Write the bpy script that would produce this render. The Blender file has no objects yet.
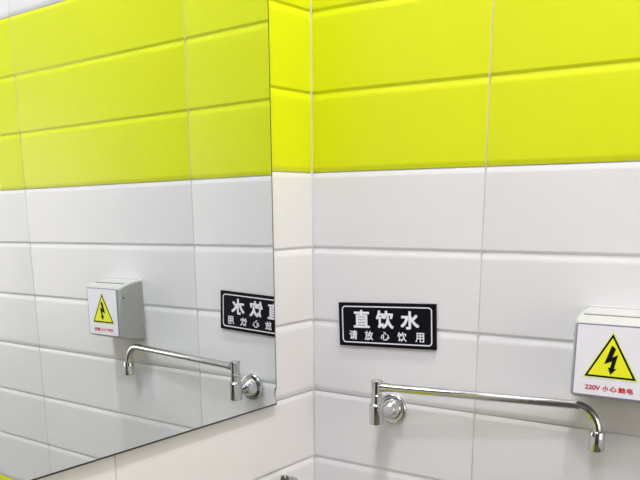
import bpy, bmesh, math
from mathutils import Vector, Matrix

C = bpy.context.scene.collection
PI = math.pi

# ------------------------------------------------------------------ materials
def srgb(r, g, b):
    f = lambda c: c / 12.92 if c <= 0.04045 else ((c + 0.055) / 1.055) ** 2.4
    return (f(r / 255), f(g / 255), f(b / 255), 1)

def mat(name, col, rough=0.5, metal=0.0, noise=0.0, nscale=8.0, bump=0.0, bscale=60.0, coat=0.0, spec=0.5, **kw):
    m = bpy.data.materials.new(name)
    m.use_nodes = True
    nt = m.node_tree
    b = nt.nodes['Principled BSDF']
    b.inputs['Base Color'].default_value = col
    b.inputs['Roughness'].default_value = rough
    b.inputs['Metallic'].default_value = metal
    b.inputs['Specular IOR Level'].default_value = spec
    b.inputs['Coat Weight'].default_value = coat
    for k, v in kw.items():
        b.inputs[k.replace('_', ' ')].default_value = v
    tc = nt.nodes.new('ShaderNodeTexCoord')
    if noise:
        n = nt.nodes.new('ShaderNodeTexNoise')
        n.inputs['Scale'].default_value = nscale
        n.inputs['Detail'].default_value = 4
        nt.links.new(tc.outputs['Object'], n.inputs['Vector'])
        r = nt.nodes.new('ShaderNodeValToRGB')
        r.color_ramp.elements[0].position = 0.3
        r.color_ramp.elements[1].position = 0.7
        r.color_ramp.elements[0].color = tuple(c * (1 - noise) for c in col[:3]) + (1,)
        r.color_ramp.elements[1].color = col
        nt.links.new(n.outputs['Fac'], r.inputs['Fac'])
        nt.links.new(r.outputs['Color'], b.inputs['Base Color'])
    if bump:
        n2 = nt.nodes.new('ShaderNodeTexNoise')
        n2.inputs['Scale'].default_value = bscale
        nt.links.new(tc.outputs['Object'], n2.inputs['Vector'])
        bp = nt.nodes.new('ShaderNodeBump')
        bp.inputs['Strength'].default_value = bump
        bp.inputs['Distance'].default_value = 0.002
        nt.links.new(n2.outputs['Fac'], bp.inputs['Height'])
        nt.links.new(bp.outputs['Normal'], b.inputs['Normal'])
    return m

M = {}
M['yellow'] = mat('yellow_glazed_tile', (0.69, 0.755, 0.006, 1), 0.42, noise=0.03, nscale=5, bump=0.05, bscale=14, spec=0.35)
M['white'] = mat('white_glazed_tile', (0.76, 0.755, 0.765, 1), 0.38, noise=0.03, nscale=4, bump=0.05, bscale=14, spec=0.4)
M['grout'] = mat('grout', (0.69, 0.68, 0.66, 1), 0.9, noise=0.35, nscale=7)
M['grout_light'] = mat('grout_pale', (0.66, 0.64, 0.34, 1), 0.9, noise=0.2, nscale=20)
M['floor'] = mat('floor_tile', (0.14, 0.12, 0.10, 1), 0.4, noise=0.3, nscale=6)
M['ceiling'] = mat('ceiling_paint', (0.8, 0.8, 0.8, 1), 0.9, noise=0.02)
M['darkened_wall'] = mat('darkened_laminate', (0.10, 0.095, 0.09, 1), 0.5, noise=0.2, nscale=5)
M['added_door'] = mat('added_dark_door', (0.05, 0.035, 0.025, 1), 0.5, noise=0.3, nscale=10)
M['mirror'] = mat('mirror_silver', (0.84, 0.88, 0.885, 1), 0.0, 1.0)
M['mirror_edge'] = mat('mirror_edge_glass', (0.045, 0.05, 0.048, 1), 0.4, spec=0.15)
M['chrome'] = mat('chrome', (0.62, 0.63, 0.64, 1), 0.09, 1.0, bump=0.03, bscale=120)
M['brass'] = mat('dark_metal', (0.12, 0.11, 0.10, 1), 0.4, 1.0)
M['black'] = mat('black_acrylic', (0.006, 0.006, 0.010, 1), 0.4, noise=0.2, nscale=30, spec=0.12)
M['letter'] = mat('white_lettering', (0.84, 0.84, 0.90, 1), 0.6, noise=0.05, nscale=60)
M['plastic'] = mat('white_plastic', (0.45, 0.455, 0.445, 1), 0.35, noise=0.03, nscale=30)
M['plastic2'] = mat('frosted_plastic', (0.42, 0.43, 0.415, 1), 0.3, noise=0.04, nscale=30)
M['hinge'] = mat('grey_plastic_hinge', (0.16, 0.16, 0.155, 1), 0.5, noise=0.1, nscale=40)
M['rim'] = mat('violet_grey_plastic_rim', (0.26, 0.24, 0.40, 1), 0.4, noise=0.1, nscale=40)
M['paper'] = mat('sticker_paper', (0.86, 0.86, 0.91, 1), 0.45, noise=0.02, nscale=40)
M['paleyellow'] = mat('sticker_pale_yellow', (0.80, 0.86, 0.40, 1), 0.5, noise=0.05, nscale=60)
M['signyellow'] = mat('sticker_yellow', (0.90, 0.90, 0.01, 1), 0.6, noise=0.03, nscale=40)
M['ink'] = mat('black_ink', (0.008, 0.008, 0.006, 1), 0.6, noise=0.1, nscale=40, spec=0.1)
M['red'] = mat('red_ink', (0.62, 0.03, 0.06, 1), 0.5, noise=0.05, nscale=40)

# ------------------------------------------------------------------ helpers
def link(name, bm, mats, parent=None, smooth=False, recalc=True):
    if recalc:
        bmesh.ops.recalc_face_normals(bm, faces=bm.faces)
    me = bpy.data.meshes.new(name)
    bm.to_mesh(me); bm.free()
    for m in (mats if isinstance(mats, (list, tuple)) else [mats]):
        me.materials.append(m)
    if smooth:
        for p in me.polygons: p.use_smooth = True
        if smooth is not True:
            me.set_sharp_from_angle(angle=smooth)
    o = bpy.data.objects.new(name, me)
    C.objects.link(o)
    if parent is not None: o.parent = parent
    return o

def thing(name, label, cat, mw):
    o = bpy.data.objects.new(name, None)
    C.objects.link(o)
    o.empty_display_size = 0.05
    o.matrix_world = mw
    o['label'] = label; o['category'] = cat
    return o

def lathe(bm, prof, mw=None, seg=40):
    """profile of (radius, height) turned about local z"""
    mw = mw or Matrix()
    rings = []
    for r, h in prof:
        if r < 1e-6:
            rings.append([bm.verts.new(mw @ Vector((0, 0, h)))])
        else:
            rings.append([bm.verts.new(mw @ Vector((r * math.cos(2 * PI * i / seg), r * math.sin(2 * PI * i / seg), h))) for i in range(seg)])
    for a, b in zip(rings, rings[1:]):
        for i in range(seg):
            j = (i + 1) % seg
            if len(a) == 1 and len(b) == 1: continue
            if len(a) == 1: bm.faces.new((a[0], b[i], b[j]))
            elif len(b) == 1: bm.faces.new((a[i], b[0], a[j]))
            else: bm.faces.new((a[i], a[j], b[j], b[i]))

def tube(bm, pts, r, seg=24, cap=True):
    pts = [Vector(p) for p in pts]
    rings = []
    ref = Vector((0, 1, 0))
    for i, p in enumerate(pts):
        t = (pts[min(i + 1, len(pts) - 1)] - pts[max(i - 1, 0)]).normalized()
        u = ref - t * ref.dot(t)
        if u.length < 1e-4: u = Vector((1, 0, 0))
        u.normalize(); v = t.cross(u)
        rr = r[i] if isinstance(r, (list, tuple)) else r
        rings.append([bm.verts.new(p + u * rr * math.cos(2 * PI * k / seg) + v * rr * math.sin(2 * PI * k / seg)) for k in range(seg)])
    for a, b in zip(rings, rings[1:]):
        for i in range(seg):
            j = (i + 1) % seg
            bm.faces.new((a[i], a[j], b[j], b[i]))
    if cap:
        bm.faces.new(rings[0][::-1]); bm.faces.new(rings[-1])

def rrect(w, h, r, n=6, cx=0, cy=0):
    out = []
    for sx, sy, a0 in ((1, 1, 0), (-1, 1, 90), (-1, -1, 180), (1, -1, 270)):
        for k in range(n + 1):
            a = math.radians(a0 + 90 * k / n)
            out.append((cx + sx * (w / 2 - r) + r * math.cos(a), cy + sy * (h / 2 - r) + r * math.sin(a)))
    return out

def loft(bm, loops, cap0=True, cap1=True):
    """closed loops of 3-D points with the same count"""
    rs = [[bm.verts.new(Vector(p)) for p in L] for L in loops]
    n = len(rs[0])
    for a, b in zip(rs, rs[1:]):
        for i in range(n):
            j = (i + 1) % n
            bm.faces.new((a[i], a[j], b[j], b[i]))
    if cap0: bm.faces.new(rs[0][::-1])
    if cap1: bm.faces.new(rs[-1])

def plate2d(bm, poly, y0, y1):
    """extrude a 2-D (x,z) outline from depth y0 to y1"""
    loft(bm, [[(x, y0, z) for x, z in poly], [(x, y1, z) for x, z in poly]])

def ring2d(bm, outer, inner, y0, y1):
    n = len(outer)
    vs = []
    for poly, y in ((outer, y0), (outer, y1), (inner, y1), (inner, y0)):
        vs.append([bm.verts.new((x, y, z)) for x, z in poly])
    for k in range(4):
        a, b = vs[k], vs[(k + 1) % 4]
        for i in range(n):
            j = (i + 1) % n
            bm.faces.new((a[i], a[j], b[j], b[i]))

def lettering(name, chars, material, parent, y, bold):
    """chars: list of (text, centre x, centre z, width, height) -> one flat mesh of glyphs in local x-z"""
    bm = bmesh.new()
    for ch, cx, cz, w, h in chars:
        cu = bpy.data.curves.new('glyph', 'FONT')
        cu.body = ch
        cu.size = 1.0
        cu.resolution_u = 4
        ob = bpy.data.objects.new('glyph', cu)
        C.objects.link(ob)
        dg = bpy.context.evaluated_depsgraph_get()
        me = bpy.data.meshes.new_from_object(ob.evaluated_get(dg))
        bpy.data.objects.remove(ob)
        xs = [v.co.x for v in me.vertices]; ys = [v.co.y for v in me.vertices]
        x0, x1, y0, y1 = min(xs), max(xs), min(ys), max(ys)
        e = bold * (y1 - y0)
        x0, x1, y0, y1 = x0 - e, x1 + e, y0 - e, y1 + e
        for v in me.vertices:
            v.co = ((v.co.x - (x0 + x1) / 2) / (x1 - x0) * w + cx, y, (v.co.y - (y0 + y1) / 2) / (y1 - y0) * h + cz)
        ex, ez = e / (x1 - x0) * w, e / (y1 - y0) * h
        base = [v.co.copy() for v in me.vertices]
        for k, (sx, sz) in enumerate(((-1, -1), (-1, 1), (1, -1), (1, 1), (0, 0))):   # heavier strokes
            for v, c in zip(me.vertices, base):
                v.co = (c.x + ex * sx, c.y - 0.00001 * k, c.z + ez * sz)
            bm.from_mesh(me)
        bpy.data.meshes.remove(me); bpy.data.curves.remove(cu)
    bm.normal_update()
    for f in bm.faces:
        if f.normal.y > 0: f.normal_flip()
    return link(name, bm, material, parent, recalc=False)

# ------------------------------------------------------------------ the room
Z0 = -0.0035            # height of the yellow / white joint
FLOOR, CEIL = Z0 - 1.40, Z0 + 1.65
MX, AY, AZ = 0.0080, math.tan(0.0371), -math.tan(0.0062)   # front face of the mirror: x = MX + AY*y + AZ*z
NL = Vector((math.cos(-0.0371) * math.cos(0.0062), math.sin(-0.0371) * math.cos(0.0062), math.sin(0.0062)))
GLASS = 0.0052
def on_left(y, z, off=0.0):
    """a point off metres in front of the left wall"""
    return Vector((MX - GLASS / NL.x + AY * y + AZ * z, y, z)) + NL * off

def row_colour(k):      # k: course index, course k spans k..k+1 above the joint
    return 0 if (0 <= k <= 2 or -9 <= k <= -7) else 1

def tile_wall(name, P, u0, u1, joint, pitch=0.449, coloured=True, corner=None):
    """P(u, z, off) -> point. Glazed tiles 450 x 300 mm, each with two pressed grooves."""
    bm = bmesh.new()
    g, d = 0.0008, 0.0015
    js = [joint + pitch * i for i in range(-12, 12)]
    js = [u0] + [j for j in js if u0 + 0.01 < j < u1 - 0.01] + [u1]
    # edges: 'j' real joint, 'u' underside lip of a pressed groove, 'o' rounded upper shoulder of a pressed groove
    PR = {'j': [(0.0, -0.0009), (0.0014, -0.0007), (0.0034, -0.00038), (0.0056, -0.00008), (0.0068, 0.0), (0.0074, 0.0)],
          'u': [(0.0, -0.0013), (0.0010, -0.0011), (0.0020, -0.0006), (0.0030, -0.0002), (0.0040, 0.0), (0.0046, 0.0)],
          'o': [(0.0, -0.0013), (0.0012, -0.00115), (0.0036, -0.00062), (0.0064, -0.00018), (0.0090, 0.0), (0.0098, 0.0)]}
    def quad(a, b, c, e, mi, sm=False):
        f = bm.faces.new((a, b, c, e)); f.material_index = mi; f.smooth = sm
    k = -14
    while Z0 + k * 0.1 < CEIL - 0.02:
        lo, hi = Z0 + k * 0.1, min(Z0 + (k + 1) * 0.1, CEIL)
        gl = g if k % 3 == 0 else 0
        gh = g if (k + 1) % 3 == 0 else 0
        lv = [(lo + gl + a, b) for a, b in PR['j' if gl else 'u']] + [(hi - gh - a, b) for a, b in PR['j' if gh else 'o'][::-1]]
        mi = row_colour(k) if coloured else 1
        for i in range(len(js) - 1):
            a = js[i] + (0.0009 if i else 0); b = js[i + 1] - (0.0009 if i < len(js) - 2 else 0)
            cols = [(a, -d), (a, 0), (a + 0.0006, 0.0), (b - 0.0006, 0.0), (b, 0), (b, -d)]
            V = []
            for z, o in lv:
                V.append([bm.verts.new(P(u, z, o if q in (0, 0.0) and ci in (2, 3) else (o - 0.0001 if ci in (1, 4) else -d - 0.0005))) for ci, (u, q) in enumerate(cols)])
            for r in range(len(lv) - 1):
                for c in range(5):
                    quad(V[r][c], V[r][c + 1], V[r + 1][c + 1], V[r + 1][c], mi, True)
        k += 1
    # grout bed behind the tiles and grout strips in the upright joints
    def flat(ua, ub, za, zb, o, mi):
        quad(*[bm.verts.new(P(*q)) for q in ((ua, za, o), (ub, za, o), (ub, zb, o), (ua, zb, o))], mi)
    flat(u0, u1, FLOOR, CEIL, -0.0015, 2)
    for j in js[1:-1]:
        for za, zb, mi in ((FLOOR, Z0 - 0.9, 2), (Z0 - 0.9, Z0 - 0.6, 3), (Z0 - 0.6, Z0, 2), (Z0, Z0 + 0.3, 3), (Z0 + 0.3, CEIL, 2)):
            flat(j - 0.0011, j + 0.0011, za, zb, -0.00012, mi if coloured else 2)
    if corner is not None:      # bead of grout up the corner
        for za, zb, mi in ((FLOOR, Z0 - 0.9, 2), (Z0 - 0.9, Z0 - 0.6, 3), (Z0 - 0.6, Z0, 2), (Z0, Z0 + 0.3, 3), (Z0 + 0.3, CEIL, 2)):
            ca, cb = corner(za), corner(zb)
            quad(*[bm.verts.new(q) for q in (Vector((ca - 0.002, -0.0024, za)), Vector((ca + 0.0016, -0.0001, za)), Vector((cb + 0.0016, -0.0001, zb)), Vector((cb - 0.002, -0.0024, zb)))], mi)
    # wall body
    th = 0.12
    vs = [bm.verts.new(P(u, z, o)) for u in (u0, u1) for z in (FLOOR, CEIL) for o in (-0.0016, -th)]
    for q in ((0, 1, 3, 2), (4, 6, 7, 5), (1, 5, 7, 3), (0, 2, 6, 4), (0, 4, 5, 1), (2, 3, 7, 6)):
        quad(*[vs[i] for i in q], 2)
    bm.normal_update()
    o = link(name, bm, [M['yellow'], M['white'], M['grout'], M['grout_light']], recalc=False)
    o['kind'] = 'structure'
    return o

RX, FY = 2.2, -2.5
tile_wall('wall_right', lambda u, z, o: Vector((u, -o, z)), -0.02, RX, 0.249, corner=lambda z: on_left(0, z).x)
tile_wall('wall_left', lambda u, z, o: on_left(-u, z, o), 0.0, -FY, 0.3693)
tile_wall('wall_opposite', lambda u, z, o: Vector((RX - o, u, z)), FY, 0.0, -0.3, coloured=False)

def slab(name, x0, x1, y0, y1, z0, z1, m):
    bm = bmesh.new()
    loft(bm, [[(x0, y0, z), (x1, y0, z), (x1, y1, z), (x0, y1, z)] for z in (z0, z1)])
    o = link(name, bm, m); o['kind'] = 'structure'
    return o
slab('wall_front', -0.25, RX + 0.12, FY - 0.12, FY, FLOOR, CEIL, M['darkened_wall'])  # unseen wall, made dark so the chrome reflects dark bands
slab('floor', -0.25, RX + 0.12, FY - 0.12, 0.12, FLOOR - 0.1, FLOOR, M['floor'])
slab('ceiling', -0.25, RX + 0.12, FY - 0.12, 0.12, CEIL, CEIL + 0.1, M['ceiling'])
# unseen dark door, added to put a dark stripe in the chrome reflections
slab('added_door_1', 0.95, 1.95, FY + 0.002, FY + 0.04, FLOOR, FLOOR + 2.05, M['added_door'])

# ------------------------------------------------------------------ mirror
MY1, MZ0 = -0.0912, -0.3062
MY0, MZ1 = -1.05, 0.62
mir = thing('mirror', 'large frameless rectangular mirror fixed on the left tiled wall', 'mirror', Matrix.Translation(on_left((MY0 + MY1) / 2, MZ0)))
def mirror_outline():
    pts = [(MY0, MZ0), (MY1, MZ0)]
    zc = -0.292                                   # small chip in the right edge
    for a in range(-90, 91, 30):
        pts.append((MY1 - 0.0001 - 0.0034 * math.cos(math.radians(a)), zc + 0.0075 * math.sin(math.radians(a))))
    return pts + [(MY1 - 0.004, MZ1), (MY0, MZ1)]
inv = mir.matrix_world.inverted()
bm = bmesh.new()
loft(bm, [[inv @ on_left(y, z, o) for y, z in mirror_outline()] for o in (0.0, GLASS - 0.0006)])
link('glass_edge', bm, M['mirror_edge'], mir)
bm = bmesh.new()
cy_, cz_ = (MY0 + MY1) / 2, (MZ0 + MZ1) / 2
def inset(y, z, d=0.0022):
    return y - math.copysign(d, y - cy_), z - math.copysign(d, z - cz_)
out = [bm.verts.new(inv @ on_left(y, z, GLASS - 0.0005)) for y, z in mirror_outline()]
inn = [bm.verts.new(inv @ on_left(*inset(y, z), GLASS)) for y, z in mirror_outline()]
bm.faces.new(inn)
for i in range(len(out)):
    j = (i + 1) % len(out)
    f = bm.faces.new((out[i], out[j], inn[j], inn[i])); f.material_index = 1
bm.normal_update()
for f in bm.faces:
    if f.normal.x < 0: f.normal_flip()
link('mirror_face', bm, [M['mirror'], M['mirror_edge']], mir, recalc=False)

# ------------------------------------------------------------------ drinking water sign
SW, SH = 0.1447, 0.0588
ang = math.radians(2.5)
sign = thing('information_sign', 'black rectangular sign with white Chinese lettering on the right tiled wall', 'sign',
             Matrix.Translation((0.1212, -0.0005, -0.2013)) @ Matrix.Rotation(-ang, 4, 'Y'))
bm = bmesh.new()
T = 0.0025
plate2d(bm, rrect(SW, SH, 0.0008, 3), 0.0004, -T)
link('panel', bm, M['black'], sign)
bm = bmesh.new()
ring2d(bm, rrect(0.1345, 0.0500, 0.0052, 6), rrect(0.1345 - 0.0030, 0.0500 - 0.0030, 0.0038, 6), -T + 0.0002, -T - 0.0003)
link('border', bm, M['letter'], sign)
lettering('heading', [('直', -0.0365, 0.0077, 0.0250, 0.0240), ('饮', -0.0012, 0.0077, 0.0265, 0.0240), ('水', 0.0357, 0.0077, 0.0270, 0.0240)], M['letter'], sign, -T - 0.0003, 0.032)
lettering('subheading', [('请', -0.0500, -0.0142, 0.0125, 0.0125), ('放', -0.0258, -0.0142, 0.0130, 0.0125), ('心', -0.0012, -0.0142, 0.0130, 0.0115),
                         ('饮', 0.0240, -0.0142, 0.0135, 0.0125), ('用', 0.0497, -0.0142, 0.0125, 0.0125)], M['letter'], sign, -T - 0.0003, 0.022)

# ------------------------------------------------------------------ wall tap with long swivel spout
VX, VY = 0.1305, -0.0410
FZ = -0.3130
tap = thing('water_tap', 'chrome wall tap with long horizontal spout below the black sign', 'tap', Matrix.Translation((VX, 0, FZ)))
L = lambda p: (p[0] - VX, p[1], p[2] - FZ)
bm = bmesh.new()          # bell flange against the tiles, axis along -y
toY = Matrix.Translation((0.0030, 0.0, 0.0)) @ Matrix.Rotation(PI / 2, 4, 'X')
lathe(bm, [(0, 0.0), (0.0200, 0.0), (0.0208, 0.0012), (0.0208, 0.0030), (0.0198, 0.0048), (0.0180, 0.0056), (0.0160, 0.0054), (0.0143, 0.0058), (0.0138, 0.0075), (0.0130, 0.0105), (0.0112, 0.0140), (0.0092, 0.0165), (0.0082, 0.0180), (0, 0.0180)], toY, 48)
link('flange', bm, M['chrome'], tap, smooth=math.radians(50))
bm = bmesh.new()
tube(bm, [(0.0045, -0.016, 0), (0.003, -0.026, 0.0), (0, VY + 0.004, 0.0005)], [0.0082, 0.0078, 0.0078], 28)
link('neck', bm, M['chrome'], tap, smooth=math.radians(50))
bm = bmesh.new()          # upright valve body
lathe(bm, [(0, -0.3268), (0.0060, -0.3268), (0.0062, -0.3258), (0.0086, -0.3258), (0.0091, -0.3250), (0.0091, -0.3030), (0.0096, -0.3026), (0.0096, -0.3004), (0.0090, -0.2996),
           (0.0076, -0.2980), (0.0072, -0.2890), (0.0078, -0.2884), (0.0078, -0.2866), (0.0072, -0.2860), (0, -0.2860)], Matrix.Translation((0, VY, -FZ)), 36)
link('valve_body', bm, M['chrome'], tap, smooth=math.radians(35))
bm = bmesh.new()          # swivel head
lathe(bm, [(0, -0.2858), (0.0070, -0.2858), (0.0070, -0.2705), (0.0078, -0.2700), (0.0079, -0.2682), (0.0070, -0.2672), (0.0030, -0.2668), (0, -0.2668)], Matrix.Translation((0, VY, -FZ)), 36)
link('swivel_head', bm, M['chrome'], tap, smooth=math.radians(35))
a = Vector((VX + 0.005, VY + 0.0003, -0.2758)); b = Vector((0.3777, -0.0196, -0.2712)); e = Vector((0.4058, -0.0194, -0.3015))
dirx = (b - a).normalized()
corner = b + dirx * 0.0270
pts = [a, a + (b - a) * 0.3, a + (b - a) * 0.6, b]
end = Vector((corner.x + 0.0003, corner.y, corner.z - 0.0305))
for k in range(1, 12):
    t = k / 12
    w = math.sqrt(0.5)
    w0, w1, w2 = (1 - t) ** 2, 2 * t * (1 - t) * w, t * t
    pts.append((b * w0 + corner * w1 + end * w2) / (w0 + w1 + w2))
pts += [end, end + Vector((0.0002, 0, -0.004))]
bm = bmesh.new()
tube(bm, [L(p) for p in pts], 0.0052, 24)
sp = link('spout', bm, M['chrome'], tap, smooth=math.radians(50))
bm = bmesh.new()
lathe(bm, [(0.0, 0.0025), (0.0056, 0.0025), (0.0082, 0.0016), (0.0087, 0.0006), (0.0087, -0.0200), (0.0082, -0.0210), (0.0056, -0.0210), (0.0054, -0.0170), (0, -0.0170)],
      Matrix.Translation(L(end)), 32)
link('nozzle', bm, M['chrome'], sp, smooth=math.radians(35))
bm = bmesh.new()
ca = L(a + dirx * 0.006)
tube(bm, [Vector(ca) - dirx * 0.0035, Vector(ca) + dirx * 0.0055], 0.0060, 24)
link('collar', bm, M['chrome'], tap, smooth=math.radians(40))

# ------------------------------------------------------------------ splash-proof socket box
BX, BZ = 0.4220, -0.2105
box = thing('socket_box', 'white plastic splash-proof socket box with yellow electric shock warning sticker', 'socket box', Matrix.Translation((BX, 0, BZ)))
def loop(w, h, r, y, cz=0.0, cx=0.0):
    return [(x, y, z) for x, z in rrect(w, h, r, 5, cx, cz)]
bm = bmesh.new()          # back plate
KX = 0.0010
loft(bm, [loop(0.0900, 0.1040, 0.004, 0.0, 0, KX), loop(0.0900, 0.1040, 0.004, -0.0030, 0, KX), loop(0.0888, 0.1028, 0.0035, -0.0045, 0, KX)])
link('back_plate', bm, M['plastic'], box, smooth=math.radians(40))
bm = bmesh.new()          # hinged cover, tapering to the front
CZ = -0.0010
loft(bm, [loop(0.0880, 0.1015, 0.004, -0.0040, 0, KX), loop(0.0886, 0.0965, 0.004, -0.0240, -0.0002, KX), loop(0.0882, 0.0890, 0.004, -0.0400, -0.0006, KX * 0.5), loop(0.0870, 0.0850, 0.004, -0.0450, CZ, 0.0002), loop(0.0835, 0.0820, 0.004, -0.0490, CZ), loop(0.0790, 0.0795, 0.003, -0.0508, CZ)])
cov = link('cover', bm, M['plastic2'], box, smooth=math.radians(40))
bm = bmesh.new()
W2, H2 = 0.0786, 0.0788
loft(bm, [loop(W2, H2, 0.0015, -0.0507, CZ), loop(W2, H2, 0.0015, -0.0518, CZ)])
link('cover_rim', bm, M['rim'], cov)
bm = bmesh.new()          # hinge ledge along the top
tube(bm, [(-0.0375, -0.0330, 0.0450), (0.0385, -0.0330, 0.0450)], 0.0016, 12)
link('hinge', bm, M['hinge'], box, smooth=math.radians(40))
for s in (-1, 1):
    bm = bmesh.new()
    lathe(bm, [(0.0, 0.0012), (0.0010, 0.0012), (0.0017, 0.0006), (0.0018, -0.001)], Matrix.Translation((s * 0.0440 + 0.0004, -0.0415, 0.0235)) @ Matrix.Rotation(s * PI / 2, 4, 'Y'), 16)
    link('hinge_pin', bm, M['brass'], cov, smooth=True)
# sticker
YS = -0.0518
bm = bmesh.new()
plate2d(bm, [(x, z) for x, z in rrect(W2 - 0.0028, H2 - 0.0026, 0.001, 3, 0, CZ)], YS + 0.0002, YS - 0.0002)
stk = link('warning_sticker', bm, M['paper'], box)
def tri(top, half, base):
    return [(0.0, top), (-half, base), (half, base)]
def offset_tri(d):        # centre triangle grown by d (equilateral-like)
    t, h, bs = APEX, HALF, BASE
    hgt = t - bs
    s = math.hypot(h, hgt)
    ri = 2 * (h * hgt) / (2 * h + 2 * s)          # in-radius
    c = bs + ri
    k = 1 + d / ri
    return [(0.0, c + (t - c) * k), (-h * k, c + (bs - c) * k), (h * k, c + (bs - c) * k)]
APEX, HALF, BASE = 0.0292, 0.0268, -0.0188
def off(poly): return [(x - 0.0005, z) for x, z in poly]
bm = bmesh.new(); plate2d(bm, off(offset_tri(0.0018)), YS, YS - 0.00030); link('pale_edge', bm, M['paleyellow'], stk)
bm = bmesh.new(); plate2d(bm, off(offset_tri(0.0)), YS, YS - 0.00040); link('black_triangle', bm, M['ink'], stk)
bm = bmesh.new(); plate2d(bm, off(offset_tri(-0.0021)), YS, YS - 0.00050); link('yellow_triangle', bm, M['signyellow'], stk)
bolt = [(-0.0008, 0.0168), (0.0036, 0.0135), (0.0006, 0.0040), (0.0062, 0.0072), (0.0030, -0.0084), (0.0060, -0.0078), (-0.0002, -0.0150), (-0.0034, -0.0072), (-0.0010, -0.0074), (0.0004, -0.0004), (-0.0074, -0.0040)]
bm = bmesh.new()
bv = [bm.verts.new((x, YS - 0.00062, z)) for x, z in bolt]
for q in ((0, 1, 2, 10), (10, 2, 9), (2, 3, 9), (9, 3, 4, 8), (4, 5, 6), (8, 4, 6), (8, 6, 7)):
    bm.faces.new([bv[i] for i in q])
link('lightning_bolt', bm, M['ink'], stk)
tx = [('220V', -0.0165, 0.0162), ('小', -0.0030, 0.0066), ('心', 0.0052, 0.0072), ('触', 0.0140, 0.0076), ('电', 0.0222, 0.0066)]
lettering('caption', [(c, x - 0.001, -0.0307, w, 0.0062 if c != '220V' else 0.0052) for c, x, w in tx], M['red'], stk, YS - 0.0004, 0.04)

# ------------------------------------------------------------------ stop valve low on the left wall (only its tip is in frame)
SY, SZ = -0.085, -0.441
Vm = Matrix.Translation(on_left(SY, SZ))
sv = thing('stop_valve', 'small chrome valve with dark-tipped lever on the left wall below the mirror', 'valve', Vm)
bm = bmesh.new()
toX = Matrix.Rotation(PI / 2, 4, 'Y')
lathe(bm, [(0, 0), (0.020, 0), (0.021, 0.002), (0.018, 0.007), (0.011, 0.010), (0.009, 0.012), (0.009, 0.03), (0, 0.03)], toX, 32)
link('flange', bm, M['chrome'], sv, smooth=math.radians(40))
bm = bmesh.new()
lathe(bm, [(0, -0.026), (0.010, -0.026), (0.011, -0.024), (0.011, 0.014), (0.009, 0.018), (0.006, 0.020), (0, 0.020)], Matrix.Translation((0.032, 0, 0)), 28)
link('body', bm, M['chrome'], sv, smooth=math.radians(40))
bm = bmesh.new()
tube(bm, [(0.032, 0.0, 0.018), (0.032, -0.006, 0.0330), (0.032, -0.014, 0.0370), (0.032, -0.026, 0.0405)], [0.005, 0.0042, 0.0036, 0.0036], 16)
hd = link('handle', bm, M['chrome'], sv, smooth=math.radians(40))
bm = bmesh.new()
tube(bm, [(0.032, -0.0255, 0.0403), (0.032, -0.0275, 0.0410), (0.032, -0.0325, 0.0426), (0.032, -0.0345, 0.0432)], [0.0036, 0.0048, 0.0048, 0.0030], 16)
link('handle_tip', bm, M['brass'], hd, smooth=math.radians(40))

# ------------------------------------------------------------------ light
def area(name, loc, size, power, col=(1, 1, 1), target=None, sy=None):
    l = bpy.data.lights.new(name, 'AREA')
    l.energy = power; l.color = col
    l.shape = 'RECTANGLE'; l.size = size; l.size_y = sy or size
    o = bpy.data.objects.new(name, l)
    o.location = loc
    d = (Vector(target) - Vector(loc)) if target else Vector((0, 0, -1))
    o.rotation_euler = d.to_track_quat('-Z', 'Y').to_euler()
    C.objects.link(o)
    return o
area('ceiling_panel_light', (0.80, -1.70, CEIL - 0.02), 0.7, 17, (0.93, 0.97, 1.17))
area('ceiling_downlight', (0.45, -1.10, CEIL - 0.02), 0.18, 12, (0.96, 0.98, 1.08))
area('ceiling_strip_light', (0.52, -0.30, CEIL - 0.02), 0.06, 30.0, (1.0, 0.935, 0.86), sy=0.16)
area('side_fill', (1.95, -0.75, -0.1), 0.7, 7.0, (1.0, 0.87, 0.72), target=(0, -0.35, -0.45))  # added warm fill for the lower left wall; no real lamp stands here

w = bpy.data.worlds.new('world'); bpy.context.scene.world = w
w.use_nodes = True
w.node_tree.nodes['Background'].inputs[0].default_value = (0.9, 0.95, 1, 1)
w.node_tree.nodes['Background'].inputs[1].default_value = 0.4

# ------------------------------------------------------------------ camera
yaw, pit, roll = 0.6207, -0.2377, -0.0097
fw = Vector((-math.sin(yaw) * math.cos(pit), math.cos(yaw) * math.cos(pit), math.sin(pit)))
rt = Vector((math.cos(yaw), math.sin(yaw), 0)); up = rt.cross(fw)
r2 = rt * math.cos(roll) + up * math.sin(roll); u2 = -rt * math.sin(roll) + up * math.cos(roll)
cam = bpy.data.cameras.new('camera')
co = bpy.data.objects.new('camera', cam); C.objects.link(co)
mw = Matrix((r2, u2, -fw)).transposed().to_4x4()
mw.translation = (0.6373, -0.9476, -0.0449)
co.matrix_world = mw
cam.sensor_fit = 'HORIZONTAL'; cam.sensor_width = 36.0
cam.lens = 812.996 / 640 * 36
cam.shift_x = 31.5113 / 640
cam.shift_y = 161.7156 / 640
cam.clip_start = 0.01
sc = bpy.context.scene
sc.camera = co
sc.view_settings.view_transform = 'Standard'
sc.view_settings.look = 'None'
sc.view_settings.exposure = 0.0
